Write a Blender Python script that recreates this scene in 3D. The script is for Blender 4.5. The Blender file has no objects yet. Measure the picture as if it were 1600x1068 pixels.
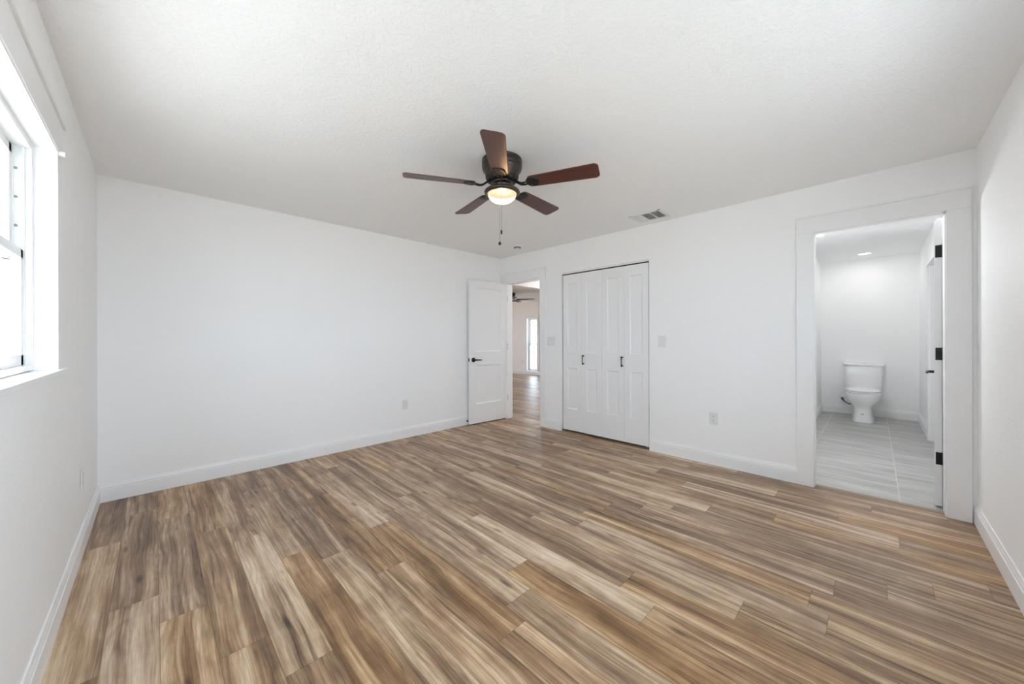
import bpy, bmesh, math, random
from mathutils import Vector, Matrix

PI = math.pi
R = math.radians
sc = bpy.context.scene
COL = sc.collection

# ------------------------------------------------------------------ camera
cam_d = bpy.data.cameras.new('camera')
cam_d.sensor_width = 36.0
cam_d.lens = 562.6 / 1600 * 36.0
cam_d.shift_y = -(534 - 529.04) / 1600
cam_d.clip_start = 0.02
cam = bpy.data.objects.new('camera', cam_d)
COL.objects.link(cam)
_yaw, _pit, _rol = 0.7890, -0.0003, -0.0030
_d = Vector((math.cos(_yaw) * math.cos(_pit), math.sin(_yaw) * math.cos(_pit), math.sin(_pit)))
_r = Vector((math.sin(_yaw), -math.cos(_yaw), 0))
_u = _r.cross(_d)
_r2 = _r * math.cos(_rol) + _u * math.sin(_rol)
_u2 = _u * math.cos(_rol) - _r * math.sin(_rol)
_m = Matrix((_r2, _u2, -_d)).transposed().to_4x4()
_m.translation = Vector((-3.798, -4.065, 1.211))
cam.matrix_world = _m
sc.camera = cam

# ------------------------------------------------------------------ world, sun, window daylight, exposure
sc.view_settings.view_transform = 'Standard'
sc.view_settings.look = 'None'
sc.view_settings.gamma = 1.0
sc.view_settings.use_curve_mapping = False
sc.view_settings.exposure = 0.0

world = bpy.data.worlds.new('daylight')
sc.world = world
world.use_nodes = True
bg = world.node_tree.nodes['Background']
bg.inputs['Color'].default_value = (0.725, 0.85, 1.0, 1)
_wn = world.node_tree
_tc = _wn.nodes.new('ShaderNodeTexCoord')
_dp = _wn.nodes.new('ShaderNodeVectorMath')
_dp.operation = 'DOT_PRODUCT'
_dp.inputs[1].default_value = (-0.90, -0.10, 0.42)
_mr = _wn.nodes.new('ShaderNodeMapRange')          # hazy sky, a little dimmer on the bedroom-window side
_mr.interpolation_type = 'SMOOTHSTEP'
_mr.inputs['From Min'].default_value = -0.3
_mr.inputs['From Max'].default_value = 1.0
_mr.inputs['To Min'].default_value = 10.6
_mr.inputs['To Max'].default_value = 7.4
_wn.links.new(_tc.outputs['Generated'], _dp.inputs[0])
_wn.links.new(_dp.outputs['Value'], _mr.inputs['Value'])
_wn.links.new(_mr.outputs['Result'], bg.inputs['Strength'])


def light(name, kind, loc, rot, energy, color=(1, 1, 1), **kw):
    l = bpy.data.lights.new(name, kind)
    l.energy = energy
    l.color = color
    for k, v in kw.items():
        setattr(l, k, v)
    o = bpy.data.objects.new(name, l)
    o.location = loc
    o.rotation_euler = rot
    COL.objects.link(o)
    return o


def aim(o, v):
    o.rotation_euler = Vector(v).to_track_quat('-Z', 'Y').to_euler()


sun = light('sun', 'SUN', (-8, 4, 9), (0, 0, 0), 25.0, (1.0, 0.96, 0.9), angle=R(0.6))
aim(sun, (math.cos(R(60)) * 0.7071, -math.cos(R(60)) * 0.7071, -math.sin(R(60))))


def portal(name, loc, direction, sx, sy):
    o = light(name, 'AREA', loc, (0, 0, 0), 1.0, shape='RECTANGLE', size=sx, size_y=sy)
    o.data.cycles.is_portal = True
    aim(o, direction)
    return o


WY0, WY1, WZ0, WZ1 = -3.25, -1.514, 1.08, 2.05          # window opening in the left wall
p1 = portal('daylight_portal', (-4.37, (WY0 + WY1) / 2, (WZ0 + WZ1) / 2), (1, 0, 0), WY1 - WY0, WZ1 - WZ0)
p1.rotation_euler = (R(90), 0, R(-90))
SX0, SX1, SZ0, SZ1 = -3.72, -1.36, 0.90, 2.05           # unseen window added in the near wall to even out the light
portal('daylight_portal', ((SX0 + SX1) / 2, -4.72, (SZ0 + SZ1) / 2), (0, 1, 0), SX1 - SX0, SZ1 - SZ0)

sc.cycles.use_denoising = True
sc.cycles.max_bounces = 14
sc.cycles.diffuse_bounces = 10
sc.cycles.glossy_bounces = 4
sc.cycles.transmission_bounces = 6
sc.cycles.transparent_max_bounces = 10
sc.cycles.sample_clamp_indirect = 8.0
sc.cycles.caustics_reflective = False
sc.cycles.caustics_refractive = False


# ------------------------------------------------------------------ materials
def new_mat(name):
    m = bpy.data.materials.new(name)
    m.use_nodes = True
    nt = m.node_tree
    return m, nt, nt.nodes['Principled BSDF']


def N(nt, t, **kw):
    n = nt.nodes.new(t)
    for k, v in kw.items():
        setattr(n, k, v)
    return n


def simple(name, col, rough=0.5, metal=0.0, coat=0.0, spec=0.5):
    m, nt, b = new_mat(name)
    b.inputs['Base Color'].default_value = (*col, 1)
    b.inputs['Roughness'].default_value = rough
    b.inputs['Metallic'].default_value = metal
    b.inputs['Coat Weight'].default_value = coat
    b.inputs['Specular IOR Level'].default_value = spec
    # a trace of surface irregularity so nothing is perfectly uniform
    tc = N(nt, 'ShaderNodeTexCoord')
    nz = N(nt, 'ShaderNodeTexNoise')
    nz.inputs['Scale'].default_value = 35
    mr = N(nt, 'ShaderNodeMapRange')
    mr.inputs['To Min'].default_value = max(0.02, rough - 0.04)
    mr.inputs['To Max'].default_value = min(1, rough + 0.04)
    nt.links.new(tc.outputs['Object'], nz.inputs['Vector'])
    nt.links.new(nz.outputs['Fac'], mr.inputs['Value'])
    nt.links.new(mr.outputs['Result'], b.inputs['Roughness'])
    return m


def paint(name, col, rough, scale, strength, dist, detail=3.0, knock=False):
    m, nt, b = new_mat(name)
    b.inputs['Base Color'].default_value = (*col, 1)
    b.inputs['Roughness'].default_value = rough
    b.inputs['Specular IOR Level'].default_value = 0.3
    tc = N(nt, 'ShaderNodeTexCoord')
    nz = N(nt, 'ShaderNodeTexNoise')
    nz.inputs['Scale'].default_value = scale
    nz.inputs['Detail'].default_value = detail
    nz.inputs['Roughness'].default_value = 0.55
    nt.links.new(tc.outputs['Object'], nz.inputs['Vector'])
    h = nz.outputs['Fac']
    if knock:
        cr = N(nt, 'ShaderNodeMapRange', interpolation_type='SMOOTHSTEP')
        cr.inputs['From Min'].default_value = 0.42
        cr.inputs['From Max'].default_value = 0.58
        nt.links.new(h, cr.inputs['Value'])
        h = cr.outputs['Result']
    bp = N(nt, 'ShaderNodeBump')
    bp.inputs['Strength'].default_value = strength
    bp.inputs['Distance'].default_value = dist
    nt.links.new(h, bp.inputs['Height'])
    nt.links.new(bp.outputs['Normal'], b.inputs['Normal'])
    return m


WALLC = (0.92, 0.92, 0.92)
M_wall = paint('wall_paint', WALLC, 0.6, 75, 0.35, 0.003)
M_ceil = paint('ceiling_paint', (0.92, 0.92, 0.918), 0.75, 48, 0.28, 0.004, 4.0, True)
M_trim = simple('trim_paint', (0.88, 0.88, 0.885), 0.35)
M_door = simple('door_paint', (0.87, 0.87, 0.875), 0.38)
M_vinyl = simple('window_vinyl', (0.88, 0.88, 0.88), 0.35)
M_plate = simple('white_plastic', (0.80, 0.80, 0.80), 0.35)
M_slot = simple('dark_slot', (0.05, 0.05, 0.05), 0.6)
M_black = simple('black_metal', (0.012, 0.011, 0.011), 0.45, 0.4)
M_bronze = simple('oil_rubbed_bronze', (0.060, 0.050, 0.043), 0.34, 0.7)
M_steel = simple('brushed_steel', (0.6, 0.6, 0.6), 0.3, 1.0)
M_chain = simple('dull_chain', (0.22, 0.20, 0.18), 0.4, 1.0)
M_porc = simple('white_porcelain', (0.86, 0.865, 0.87), 0.26, 0, 0.1)
M_seat = simple('white_seat_plastic', (0.87, 0.87, 0.87), 0.22)
M_grey = simple('grey_mark', (0.35, 0.36, 0.37), 0.4)
M_duct = simple('duct_interior', (0.16, 0.16, 0.155), 0.8)
M_conc = simple('exterior_concrete', (0.36, 0.36, 0.35), 0.9)
M_eave = simple('eave_paint', (0.8, 0.8, 0.78), 0.7)


def emit(name, col, strength, base=(0.9, 0.9, 0.9)):
    m, nt, b = new_mat(name)
    b.inputs['Base Color'].default_value = (*base, 1)
    b.inputs['Roughness'].default_value = 0.3
    b.inputs['Emission Color'].default_value = (*col, 1)
    b.inputs['Emission Strength'].default_value = strength
    return m


M_globe = emit('lit_frosted_glass', (1.0, 0.68, 0.46), 0.50, (0.85, 0.8, 0.74))
_gn = M_globe.node_tree
_gt = _gn.nodes.new('ShaderNodeBsdfTransparent')
_gt.inputs['Color'].default_value = (1.0, 0.96, 0.90, 1)
_gm = _gn.nodes.new('ShaderNodeMixShader')
_gm.inputs['Fac'].default_value = 0.45
_gn.links.new(_gn.nodes['Principled BSDF'].outputs['BSDF'], _gm.inputs[1])
_gn.links.new(_gt.outputs['BSDF'], _gm.inputs[2])
_gn.links.new(_gm.outputs['Shader'], _gn.nodes['Material Output'].inputs['Surface'])
M_bath_fill = emit('bath_fill_glow', (0.95, 0.98, 1.0), 165.0)  # glow of the unseen lamp added to brighten the bathroom
M_can = emit('led_diffuser', (1.0, 0.98, 0.95), 5.0)


def glass_mat():
    m = bpy.data.materials.new('window_glass')
    m.use_nodes = True
    nt = m.node_tree
    nt.nodes.remove(nt.nodes['Principled BSDF'])
    out = nt.nodes['Material Output']
    tr = N(nt, 'ShaderNodeBsdfTransparent')
    tr.inputs['Color'].default_value = (0.97, 0.985, 0.98, 1)
    gl = N(nt, 'ShaderNodeBsdfGlossy')
    gl.inputs['Roughness'].default_value = 0.02
    ge = N(nt, 'ShaderNodeNewGeometry')
    dt = N(nt, 'ShaderNodeVectorMath', operation='DOT_PRODUCT')
    nt.links.new(ge.outputs['Incoming'], dt.inputs[0])
    nt.links.new(ge.outputs['Normal'], dt.inputs[1])
    ab = N(nt, 'ShaderNodeMath', operation='ABSOLUTE')
    nt.links.new(dt.outputs['Value'], ab.inputs[0])
    fr = N(nt, 'ShaderNodeMapRange', interpolation_type='SMOOTHERSTEP')     # reflection grows towards grazing view
    fr.inputs['From Min'].default_value = 0.0
    fr.inputs['From Max'].default_value = 0.5
    fr.inputs['To Min'].default_value = 0.35
    fr.inputs['To Max'].default_value = 0.03
    nt.links.new(ab.outputs[0], fr.inputs['Value'])
    mx = N(nt, 'ShaderNodeMixShader')
    nt.links.new(fr.outputs['Result'], mx.inputs['Fac'])
    nt.links.new(tr.outputs['BSDF'], mx.inputs[1])
    nt.links.new(gl.outputs['BSDF'], mx.inputs[2])
    nt.links.new(mx.outputs['Shader'], out.inputs['Surface'])
    return m


M_glass = glass_mat()


def ramp(nt, stops, interp='LINEAR'):
    cr = N(nt, 'ShaderNodeValToRGB')
    e = cr.color_ramp.elements
    cr.color_ramp.interpolation = interp
    while len(e) < len(stops):
        e.new(0.5)
    for el, (p, c) in zip(e, stops):
        el.position = p
        el.color = (*c, 1) if len(c) == 3 else c
    return cr


def srgb(r, g, b):
    f = lambda v: (v / 255 / 12.92) if v / 255 <= 0.04045 else ((v / 255 + 0.055) / 1.055) ** 2.4
    return (f(r), f(g), f(b))


def math_node(nt, op, a, b=None, c=None, clamp=False):
    n = N(nt, 'ShaderNodeMath', operation=op, use_clamp=clamp)
    for i, v in enumerate((a, b, c)):
        if v is None:
            continue
        if isinstance(v, (int, float)):
            n.inputs[i].default_value = v
        else:
            nt.links.new(v, n.inputs[i])
    return n.outputs[0]


def wood_floor_mat():
    """Vinyl walnut planks: every plank is a face with its own UV frame (metres) and random numbers."""
    m, nt, b = new_mat('plank_floor')
    L = nt.links.new
    uv = N(nt, 'ShaderNodeUVMap', uv_map='plank')
    rn = N(nt, 'ShaderNodeVertexColor', layer_name='rnd')
    sr = N(nt, 'ShaderNodeSeparateColor')
    L(rn.outputs['Color'], sr.inputs['Color'])
    su = N(nt, 'ShaderNodeSeparateXYZ')
    L(uv.outputs['UV'], su.inputs['Vector'])
    u, v = su.outputs['X'], su.outputs['Y']
    r1, r2, r3 = sr.outputs['Red'], sr.outputs['Green'], sr.outputs['Blue']
    zoff = math_node(nt, 'MULTIPLY', r2, 60.0)

    def stretched(su_, sv_, off, detail, rough=0.55, distort=0.0, vv=None):
        cx = N(nt, 'ShaderNodeCombineXYZ')
        L(math_node(nt, 'MULTIPLY_ADD', u, su_, off), cx.inputs['X'])
        L(math_node(nt, 'MULTIPLY', vv if vv is not None else v, sv_), cx.inputs['Y'])
        L(math_node(nt, 'ADD', zoff, off), cx.inputs['Z'])
        nz = N(nt, 'ShaderNodeTexNoise')
        nz.inputs['Scale'].default_value = 1.0
        nz.inputs['Detail'].default_value = detail
        nz.inputs['Roughness'].default_value = rough
        nz.inputs['Distortion'].default_value = distort
        L(cx.outputs['Vector'], nz.inputs['Vector'])
        return nz.outputs['Fac']

    def smooth(x, a, b_, lo, hi):
        mr = N(nt, 'ShaderNodeMapRange', interpolation_type='SMOOTHSTEP')
        for nm, val in (('From Min', a), ('From Max', b_), ('To Min', lo), ('To Max', hi)):
            mr.inputs[nm].default_value = val
        L(x, mr.inputs['Value'])
        return mr.outputs['Result']

    # the grain wanders sideways a little along each plank
    warp = stretched(2.2, 6.0, 71.0, 1.0, 0.4)
    vw = math_node(nt, 'ADD', v, math_node(nt, 'MULTIPLY_ADD', warp, 0.046, -0.023))
    band = stretched(0.8, 16.0, 3.1, 5.0, 0.58, 0.0, vw)      # heartwood / sapwood bands
    band2 = stretched(1.6, 42.0, 11.7, 5.0, 0.62, 0.0, vw)
    fiber = stretched(3.2, 150.0, 17.0, 4.0, 0.6, 0.0, vw)
    grain = stretched(14.0, 420.0, 23.0, 2.0, 0.6)            # fine pores
    figure = stretched(0.9, 9.0, 37.0, 1.0, 0.4, 0.0, vw)     # cathedral contours
    figmask = stretched(0.7, 5.0, 44.0, 1.0)
    streak = stretched(1.3, 62.0, 51.0, 4.0, 0.62, 0.0, vw)   # mineral streaks
    stmask = stretched(1.1, 8.0, 58.0, 2.0)
    cross = stretched(22.0, 6.0, 66.0, 2.0, 0.5)              # curl across the grain

    t = math_node(nt, 'MULTIPLY_ADD', band2, 0.80, math_node(nt, 'MULTIPLY_ADD', band, 1.60, -0.72))
    t = math_node(nt, 'ADD', t, math_node(nt, 'MULTIPLY_ADD', r1, 0.26, -0.13))
    t = math_node(nt, 'ADD', t, math_node(nt, 'MULTIPLY_ADD', cross, 0.12, -0.06))
    t = math_node(nt, 'ADD', t, math_node(nt, 'MULTIPLY_ADD', fiber, 0.66, -0.33))
    patch = stretched(3.4, 10.0, 83.0, 3.0, 0.55, 0.6)          # blotchy figure
    t = math_node(nt, 'ADD', t, math_node(nt, 'MULTIPLY_ADD', patch, 0.55, -0.275))
    base = ramp(nt, [(0.05, srgb(106, 80, 57)), (0.30, srgb(140, 109, 80)), (0.48, srgb(166, 134, 102)),
                     (0.64, srgb(190, 160, 127)), (0.90, srgb(218, 195, 165))])
    L(t, base.inputs['Fac'])
    # contour lines of the cathedral figure, on some stretches only
    ring = math_node(nt, 'PINGPONG', math_node(nt, 'MULTIPLY', figure, 17.0), 0.5)
    ringv = smooth(ring, 0.0, 0.30, 0.78, 1.0)
    rmask = smooth(figmask, 0.50, 0.62, 0.0, 1.0)
    ringr = math_node(nt, 'MULTIPLY_ADD', math_node(nt, 'SUBTRACT', ringv, 1.0), rmask, 1.0)
    gm = N(nt, 'ShaderNodeMapRange')
    gm.inputs['From Min'].default_value = 0.3
    gm.inputs['From Max'].default_value = 0.7
    gm.inputs['To Min'].default_value = 0.91
    gm.inputs['To Max'].default_value = 1.17
    L(grain, gm.inputs['Value'])
    sv = smooth(streak, 0.52, 0.64, 0.0, -0.58)
    sk = smooth(stmask, 0.46, 0.66, 0.15, 1.0)
    stm = math_node(nt, 'MULTIPLY_ADD', sv, sk, 1.0)
    mul = math_node(nt, 'MULTIPLY', math_node(nt, 'MULTIPLY', ringr, gm.outputs['Result']), stm)
    # knots
    cx = N(nt, 'ShaderNodeCombineXYZ')
    L(math_node(nt, 'MULTIPLY', u, 2.3), cx.inputs['X'])
    L(math_node(nt, 'MULTIPLY', vw, 8.5), cx.inputs['Y'])
    L(zoff, cx.inputs['Z'])
    vo = N(nt, 'ShaderNodeTexVoronoi')
    vo.inputs['Scale'].default_value = 1.0
    L(cx.outputs['Vector'], vo.inputs['Vector'])
    km = N(nt, 'ShaderNodeMapRange', interpolation_type='SMOOTHSTEP')
    km.inputs['From Min'].default_value = 0.02
    km.inputs['From Max'].default_value = 0.16
    km.inputs['To Min'].default_value = 0.36
    km.inputs['To Max'].default_value = 1.0
    L(vo.outputs['Distance'], km.inputs['Value'])
    mul = math_node(nt, 'MULTIPLY', mul, km.outputs['Result'])
    # seams: v in 0..w, third UV layer carries distance to plank end
    uv2 = N(nt, 'ShaderNodeUVMap', uv_map='edge')
    s2 = N(nt, 'ShaderNodeSeparateXYZ')
    L(uv2.outputs['UV'], s2.inputs['Vector'])
    # edge UV is -1..1 across width, -1..1 along length (scaled to metres by constants)
    ev = math_node(nt, 'MULTIPLY', math_node(nt, 'SUBTRACT', 1.0, math_node(nt, 'ABSOLUTE', s2.outputs['Y'])), 0.0795)
    eu = math_node(nt, 'MULTIPLY', math_node(nt, 'SUBTRACT', 1.0, math_node(nt, 'ABSOLUTE', s2.outputs['X'])), 0.61)
    ed = math_node(nt, 'MINIMUM', ev, eu)
    em = N(nt, 'ShaderNodeMapRange', interpolation_type='SMOOTHSTEP')
    em.inputs['From Min'].default_value = 0.0004
    em.inputs['From Max'].default_value = 0.0020
    em.inputs['To Min'].default_value = 0.55
    em.inputs['To Max'].default_value = 1.0
    L(ed, em.inputs['Value'])
    mul = math_node(nt, 'MULTIPLY', mul, em.outputs['Result'])
    mx = N(nt, 'ShaderNodeMix', data_type='RGBA', blend_type='MULTIPLY')
    mx.inputs['Factor'].default_value = 1.0
    L(base.outputs['Color'], mx.inputs['A'])
    L(mul, mx.inputs['B'])
    # hue drift plank to plank: some greyer, some warmer
    hs = N(nt, 'ShaderNodeHueSaturation')
    L(math_node(nt, 'MULTIPLY_ADD', r3, 0.20, 0.88), hs.inputs['Saturation'])
    L(mx.outputs['Result'], hs.inputs['Color'])
    L(hs.outputs['Color'], b.inputs['Base Color'])
    rm = N(nt, 'ShaderNodeMapRange')
    rm.inputs['To Min'].default_value = 0.34
    rm.inputs['To Max'].default_value = 0.46
    L(grain, rm.inputs['Value'])
    L(rm.outputs['Result'], b.inputs['Roughness'])
    b.inputs['Specular IOR Level'].default_value = 0.4
    bp = N(nt, 'ShaderNodeBump')
    bp.inputs['Strength'].default_value = 0.25
    bp.inputs['Distance'].default_value = 0.001
    L(math_node(nt, 'MULTIPLY', em.outputs['Result'], gm.outputs['Result']), bp.inputs['Height'])
    L(bp.outputs['Normal'], b.inputs['Normal'])
    return m


def tile_mat():
    m, nt, b = new_mat('grey_plank_tile')
    L = nt.links.new
    tc = N(nt, 'ShaderNodeTexCoord')
    sp = N(nt, 'ShaderNodeSeparateXYZ')
    L(tc.outputs['Object'], sp.inputs['Vector'])
    x, y = sp.outputs['X'], sp.outputs['Y']
    TW, TL, X0, Y0 = 0.305, 0.608, 0.195, -4.195
    fy = math_node(nt, 'DIVIDE', math_node(nt, 'SUBTRACT', y, Y0), TL)
    fx = math_node(nt, 'DIVIDE', math_node(nt, 'SUBTRACT', x, X0), TW)
    dy = math_node(nt, 'MULTIPLY', math_node(nt, 'PINGPONG', fy, 0.5), TL)
    dx = math_node(nt, 'MULTIPLY', math_node(nt, 'PINGPONG', fx, 0.5), TW)
    cx = N(nt, 'ShaderNodeCombineXYZ')
    L(math_node(nt, 'MULTIPLY', x, 13.0), cx.inputs['X'])
    L(math_node(nt, 'MULTIPLY', y, 1.6), cx.inputs['Y'])
    L(math_node(nt, 'MULTIPLY_ADD', math_node(nt, 'FLOOR', fx), 3.7, math_node(nt, 'MULTIPLY', math_node(nt, 'FLOOR', fy), 9.1)), cx.inputs['Z'])
    nz = N(nt, 'ShaderNodeTexNoise')
    nz.inputs['Scale'].default_value = 1.0
    nz.inputs['Detail'].default_value = 5.0
    nz.inputs['Roughness'].default_value = 0.6
    L(cx.outputs['Vector'], nz.inputs['Vector'])
    cr = ramp(nt, [(0.3, srgb(147, 146, 143)), (0.5, srgb(170, 169, 166)), (0.7, srgb(191, 190, 187))])
    L(nz.outputs['Fac'], cr.inputs['Fac'])
    gy = N(nt, 'ShaderNodeMapRange', interpolation_type='SMOOTHSTEP')
    gy.inputs['From Min'].default_value = 0.0015
    gy.inputs['From Max'].default_value = 0.0035
    L(dy, gy.inputs['Value'])
    gx = N(nt, 'ShaderNodeMapRange', interpolation_type='SMOOTHSTEP')
    gx.inputs['From Min'].default_value = 0.0008
    gx.inputs['From Max'].default_value = 0.0022
    L(dx, gx.inputs['Value'])
    mx1 = N(nt, 'ShaderNodeMix', data_type='RGBA')
    mx1.inputs['A'].default_value = (*srgb(150, 148, 142), 1)
    L(gx.outputs['Result'], mx1.inputs['Factor'])
    L(cr.outputs['Color'], mx1.inputs['B'])
    mx2 = N(nt, 'ShaderNodeMix', data_type='RGBA')
    mx2.inputs['A'].default_value = (*srgb(205, 203, 196), 1)
    L(gy.outputs['Result'], mx2.inputs['Factor'])
    L(mx1.outputs['Result'], mx2.inputs['B'])
    L(mx2.outputs['Result'], b.inputs['Base Color'])
    b.inputs['Roughness'].default_value = 0.42
    bp = N(nt, 'ShaderNodeBump')
    bp.inputs['Strength'].default_value = 0.4
    bp.inputs['Distance'].default_value = 0.0015
    L(math_node(nt, 'MINIMUM', gx.outputs['Result'], gy.outputs['Result']), bp.inputs['Height'])
    L(bp.outputs['Normal'], b.inputs['Normal'])
    return m


def blade_mat():
    m, nt, b = new_mat('walnut_blade')
    L = nt.links.new
    tc = N(nt, 'ShaderNodeTexCoord')
    mp = N(nt, 'ShaderNodeMapping')
    mp.inputs['Scale'].default_value = (2.0, 38.0, 20.0)
    L(tc.outputs['Object'], mp.inputs['Vector'])
    nz = N(nt, 'ShaderNodeTexNoise')
    nz.inputs['Scale'].default_value = 1.0
    nz.inputs['Detail'].default_value = 5.0
    nz.inputs['Distortion'].default_value = 0.5
    L(mp.outputs['Vector'], nz.inputs['Vector'])
    cr = ramp(nt, [(0.3, srgb(58, 27, 18)), (0.5, srgb(80, 38, 26)), (0.72, srgb(100, 52, 36))])
    L(nz.outputs['Fac'], cr.inputs['Fac'])
    L(cr.outputs['Color'], b.inputs['Base Color'])
    b.inputs['Roughness'].default_value = 0.38
    b.inputs['Specular IOR Level'].default_value = 0.62
    return m


M_floor = wood_floor_mat()
M_tile = tile_mat()
M_blade = blade_mat()


# ------------------------------------------------------------------ mesh helpers
def box(bm, x0, x1, y0, y1, z0, z1, bev=0.0, seg=2, mat=None):
    x0, x1 = min(x0, x1), max(x0, x1)
    y0, y1 = min(y0, y1), max(y0, y1)
    z0, z1 = min(z0, z1), max(z0, z1)
    t = bmesh.new()
    vs = [t.verts.new((x, y, z)) for x in (x0, x1) for y in (y0, y1) for z in (z0, z1)]
    for f in ((0, 1, 3, 2), (4, 6, 7, 5), (0, 4, 5, 1), (2, 3, 7, 6), (0, 2, 6, 4), (1, 5, 7, 3)):
        t.faces.new([vs[i] for i in f])
    if bev > 0:
        bmesh.ops.bevel(t, geom=list(t.edges), offset=bev, segments=seg, profile=0.6, affect='EDGES')
    merge(bm, t, mat)


def merge(bm, t, mat=None):
    mp = {}
    for v in t.verts:
        co = mat @ v.co if mat else v.co
        mp[v] = bm.verts.new(co)
    for f in t.faces:
        try:
            nf = bm.faces.new([mp[v] for v in f.verts])
            nf.smooth = f.smooth
        except ValueError:
            pass
    t.free()


def lathe(bm, prof, seg=48, mat=None, smooth=True, cap=True):
    t = bmesh.new()
    rings = []
    for r, z in prof:
        if r < 1e-6:
            rings.append([t.verts.new((0, 0, z))])
        else:
            rings.append([t.verts.new((r * math.cos(2 * PI * i / seg), r * math.sin(2 * PI * i / seg), z)) for i in range(seg)])
    for a, b in zip(rings, rings[1:]):
        for i in range(seg):
            j = (i + 1) % seg
            if len(a) == 1 and len(b) == 1:
                continue
            if len(a) == 1:
                f = t.faces.new((a[0], b[j], b[i]))
            elif len(b) == 1:
                f = t.faces.new((a[i], a[j], b[0]))
            else:
                f = t.faces.new((a[i], a[j], b[j], b[i]))
            f.smooth = smooth
    if cap:
        for rg in (rings[0], rings[-1]):
            if len(rg) > 1:
                t.faces.new(rg)
    bmesh.ops.recalc_face_normals(t, faces=list(t.faces))
    merge(bm, t, mat)


def tube(bm, pts, rad, seg=10, mat=None):
    pts = [Vector(p) for p in pts]
    rads = rad if isinstance(rad, (list, tuple)) else [rad] * len(pts)
    t = bmesh.new()
    rings = []
    ref = None
    for i, p in enumerate(pts):
        a = pts[max(0, i - 1)]
        c = pts[min(len(pts) - 1, i + 1)]
        tan = (c - a).normalized()
        if ref is None:
            ref = Vector((0, 0, 1)) if abs(tan.z) < 0.9 else Vector((1, 0, 0))
        n1 = (ref - tan * ref.dot(tan)).normalized()
        ref = n1
        n2 = tan.cross(n1)
        rings.append([t.verts.new(p + (n1 * math.cos(2 * PI * k / seg) + n2 * math.sin(2 * PI * k / seg)) * rads[i]) for k in range(seg)])
    for a, b in zip(rings, rings[1:]):
        for i in range(seg):
            f = t.faces.new((a[i], a[(i + 1) % seg], b[(i + 1) % seg], b[i]))
            f.smooth = True
    t.faces.new(rings[0][::-1])
    t.faces.new(rings[-1])
    bmesh.ops.recalc_face_normals(t, faces=list(t.faces))
    merge(bm, t, mat)


def prism(bm, poly, axis_from, axis_to, frame):
    """extrude 2-D poly between two points; frame(u, v) -> offset vector"""
    t = bmesh.new()
    a, b = Vector(axis_from), Vector(axis_to)
    ra = [t.verts.new(a + frame(*p)) for p in poly]
    rb = [t.verts.new(b + frame(*p)) for p in poly]
    n = len(poly)
    for i in range(n):
        t.faces.new((ra[i], ra[(i + 1) % n], rb[(i + 1) % n], rb[i]))
    t.faces.new(ra[::-1])
    t.faces.new(rb)
    bmesh.ops.recalc_face_normals(t, faces=list(t.faces))
    merge(bm, t)


def loft(bm, sections, cap=True, smooth=True, mat=None):
    t = bmesh.new()
    rings = [[t.verts.new(p) for p in s] for s in sections]
    n = len(rings[0])
    for a, b in zip(rings, rings[1:]):
        for i in range(n):
            f = t.faces.new((a[i], a[(i + 1) % n], b[(i + 1) % n], b[i]))
            f.smooth = smooth
    if cap:
        t.faces.new(rings[0][::-1])
        t.faces.new(rings[-1])
    bmesh.ops.recalc_face_normals(t, faces=list(t.faces))
    merge(bm, t, mat)


def rrect(x0, x1, y0, y1, r, z, n=6):
    pts = []
    for cx, cy, a0 in ((x1 - r, y1 - r, 0), (x0 + r, y1 - r, 90), (x0 + r, y0 + r, 180), (x1 - r, y0 + r, 270)):
        for i in range(n + 1):
            a = R(a0 + 90 * i / n)
            pts.append(Vector((cx + r * math.cos(a), cy + r * math.sin(a), z)))
    return pts


def link(name, bm, mat, parent=None, loc=None, rot=None, recalc=False):
    me = bpy.data.meshes.new(name)
    if recalc:
        bmesh.ops.recalc_face_normals(bm, faces=list(bm.faces))
    bm.to_mesh(me)
    bm.free()
    if mat:
        me.materials.append(mat)
    o = bpy.data.objects.new(name, me)
    COL.objects.link(o)
    if parent:
        o.parent = parent
    if loc is not None:
        o.location = loc
    if rot is not None:
        o.rotation_euler = rot
    return o


def tag(o, label, cat, group=None, kind=None):
    o['label'] = label
    o['category'] = cat
    if group:
        o['group'] = group
    if kind:
        o['kind'] = kind
    return o


def empty(name, label, cat, loc=(0, 0, 0), rot=(0, 0, 0), group=None, kind=None):
    o = bpy.data.objects.new(name, None)
    o.empty_display_size = 0.1
    COL.objects.link(o)
    o.location = loc
    o.rotation_euler = rot
    return tag(o, label, cat, group, kind)


def dup(root, loc, rot=None, label=None, parent=None):
    c = root.copy()
    COL.objects.link(c)
    if parent is None:
        c.location = loc
        if rot is not None:
            c.rotation_euler = rot
        if label:
            c['label'] = label
    else:
        c.parent = parent
    for ch in list(root.children):
        dup(ch, None, None, None, c)
    return c


# ------------------------------------------------------------------ dimensions
XL, YN, H = -4.10, -4.533, 2.44        # left wall, near wall, ceiling
TB = 0.115                             # thickness of the wall with the doors
E0, E1 = -0.125, -0.805                # entry opening
C0, C1 = -1.166, -2.345                # closet opening
B0, B1 = -3.712, -4.408                # bathroom opening
BX, BL, BR = 4.06, -3.44, -4.52        # bathroom back / side walls
LX, LY = 5.15, 6.2                     # living room far walls


def struct(name, bm, mat, label, cat):
    return tag(link(name, bm, mat), label, cat, kind='structure')


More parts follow.
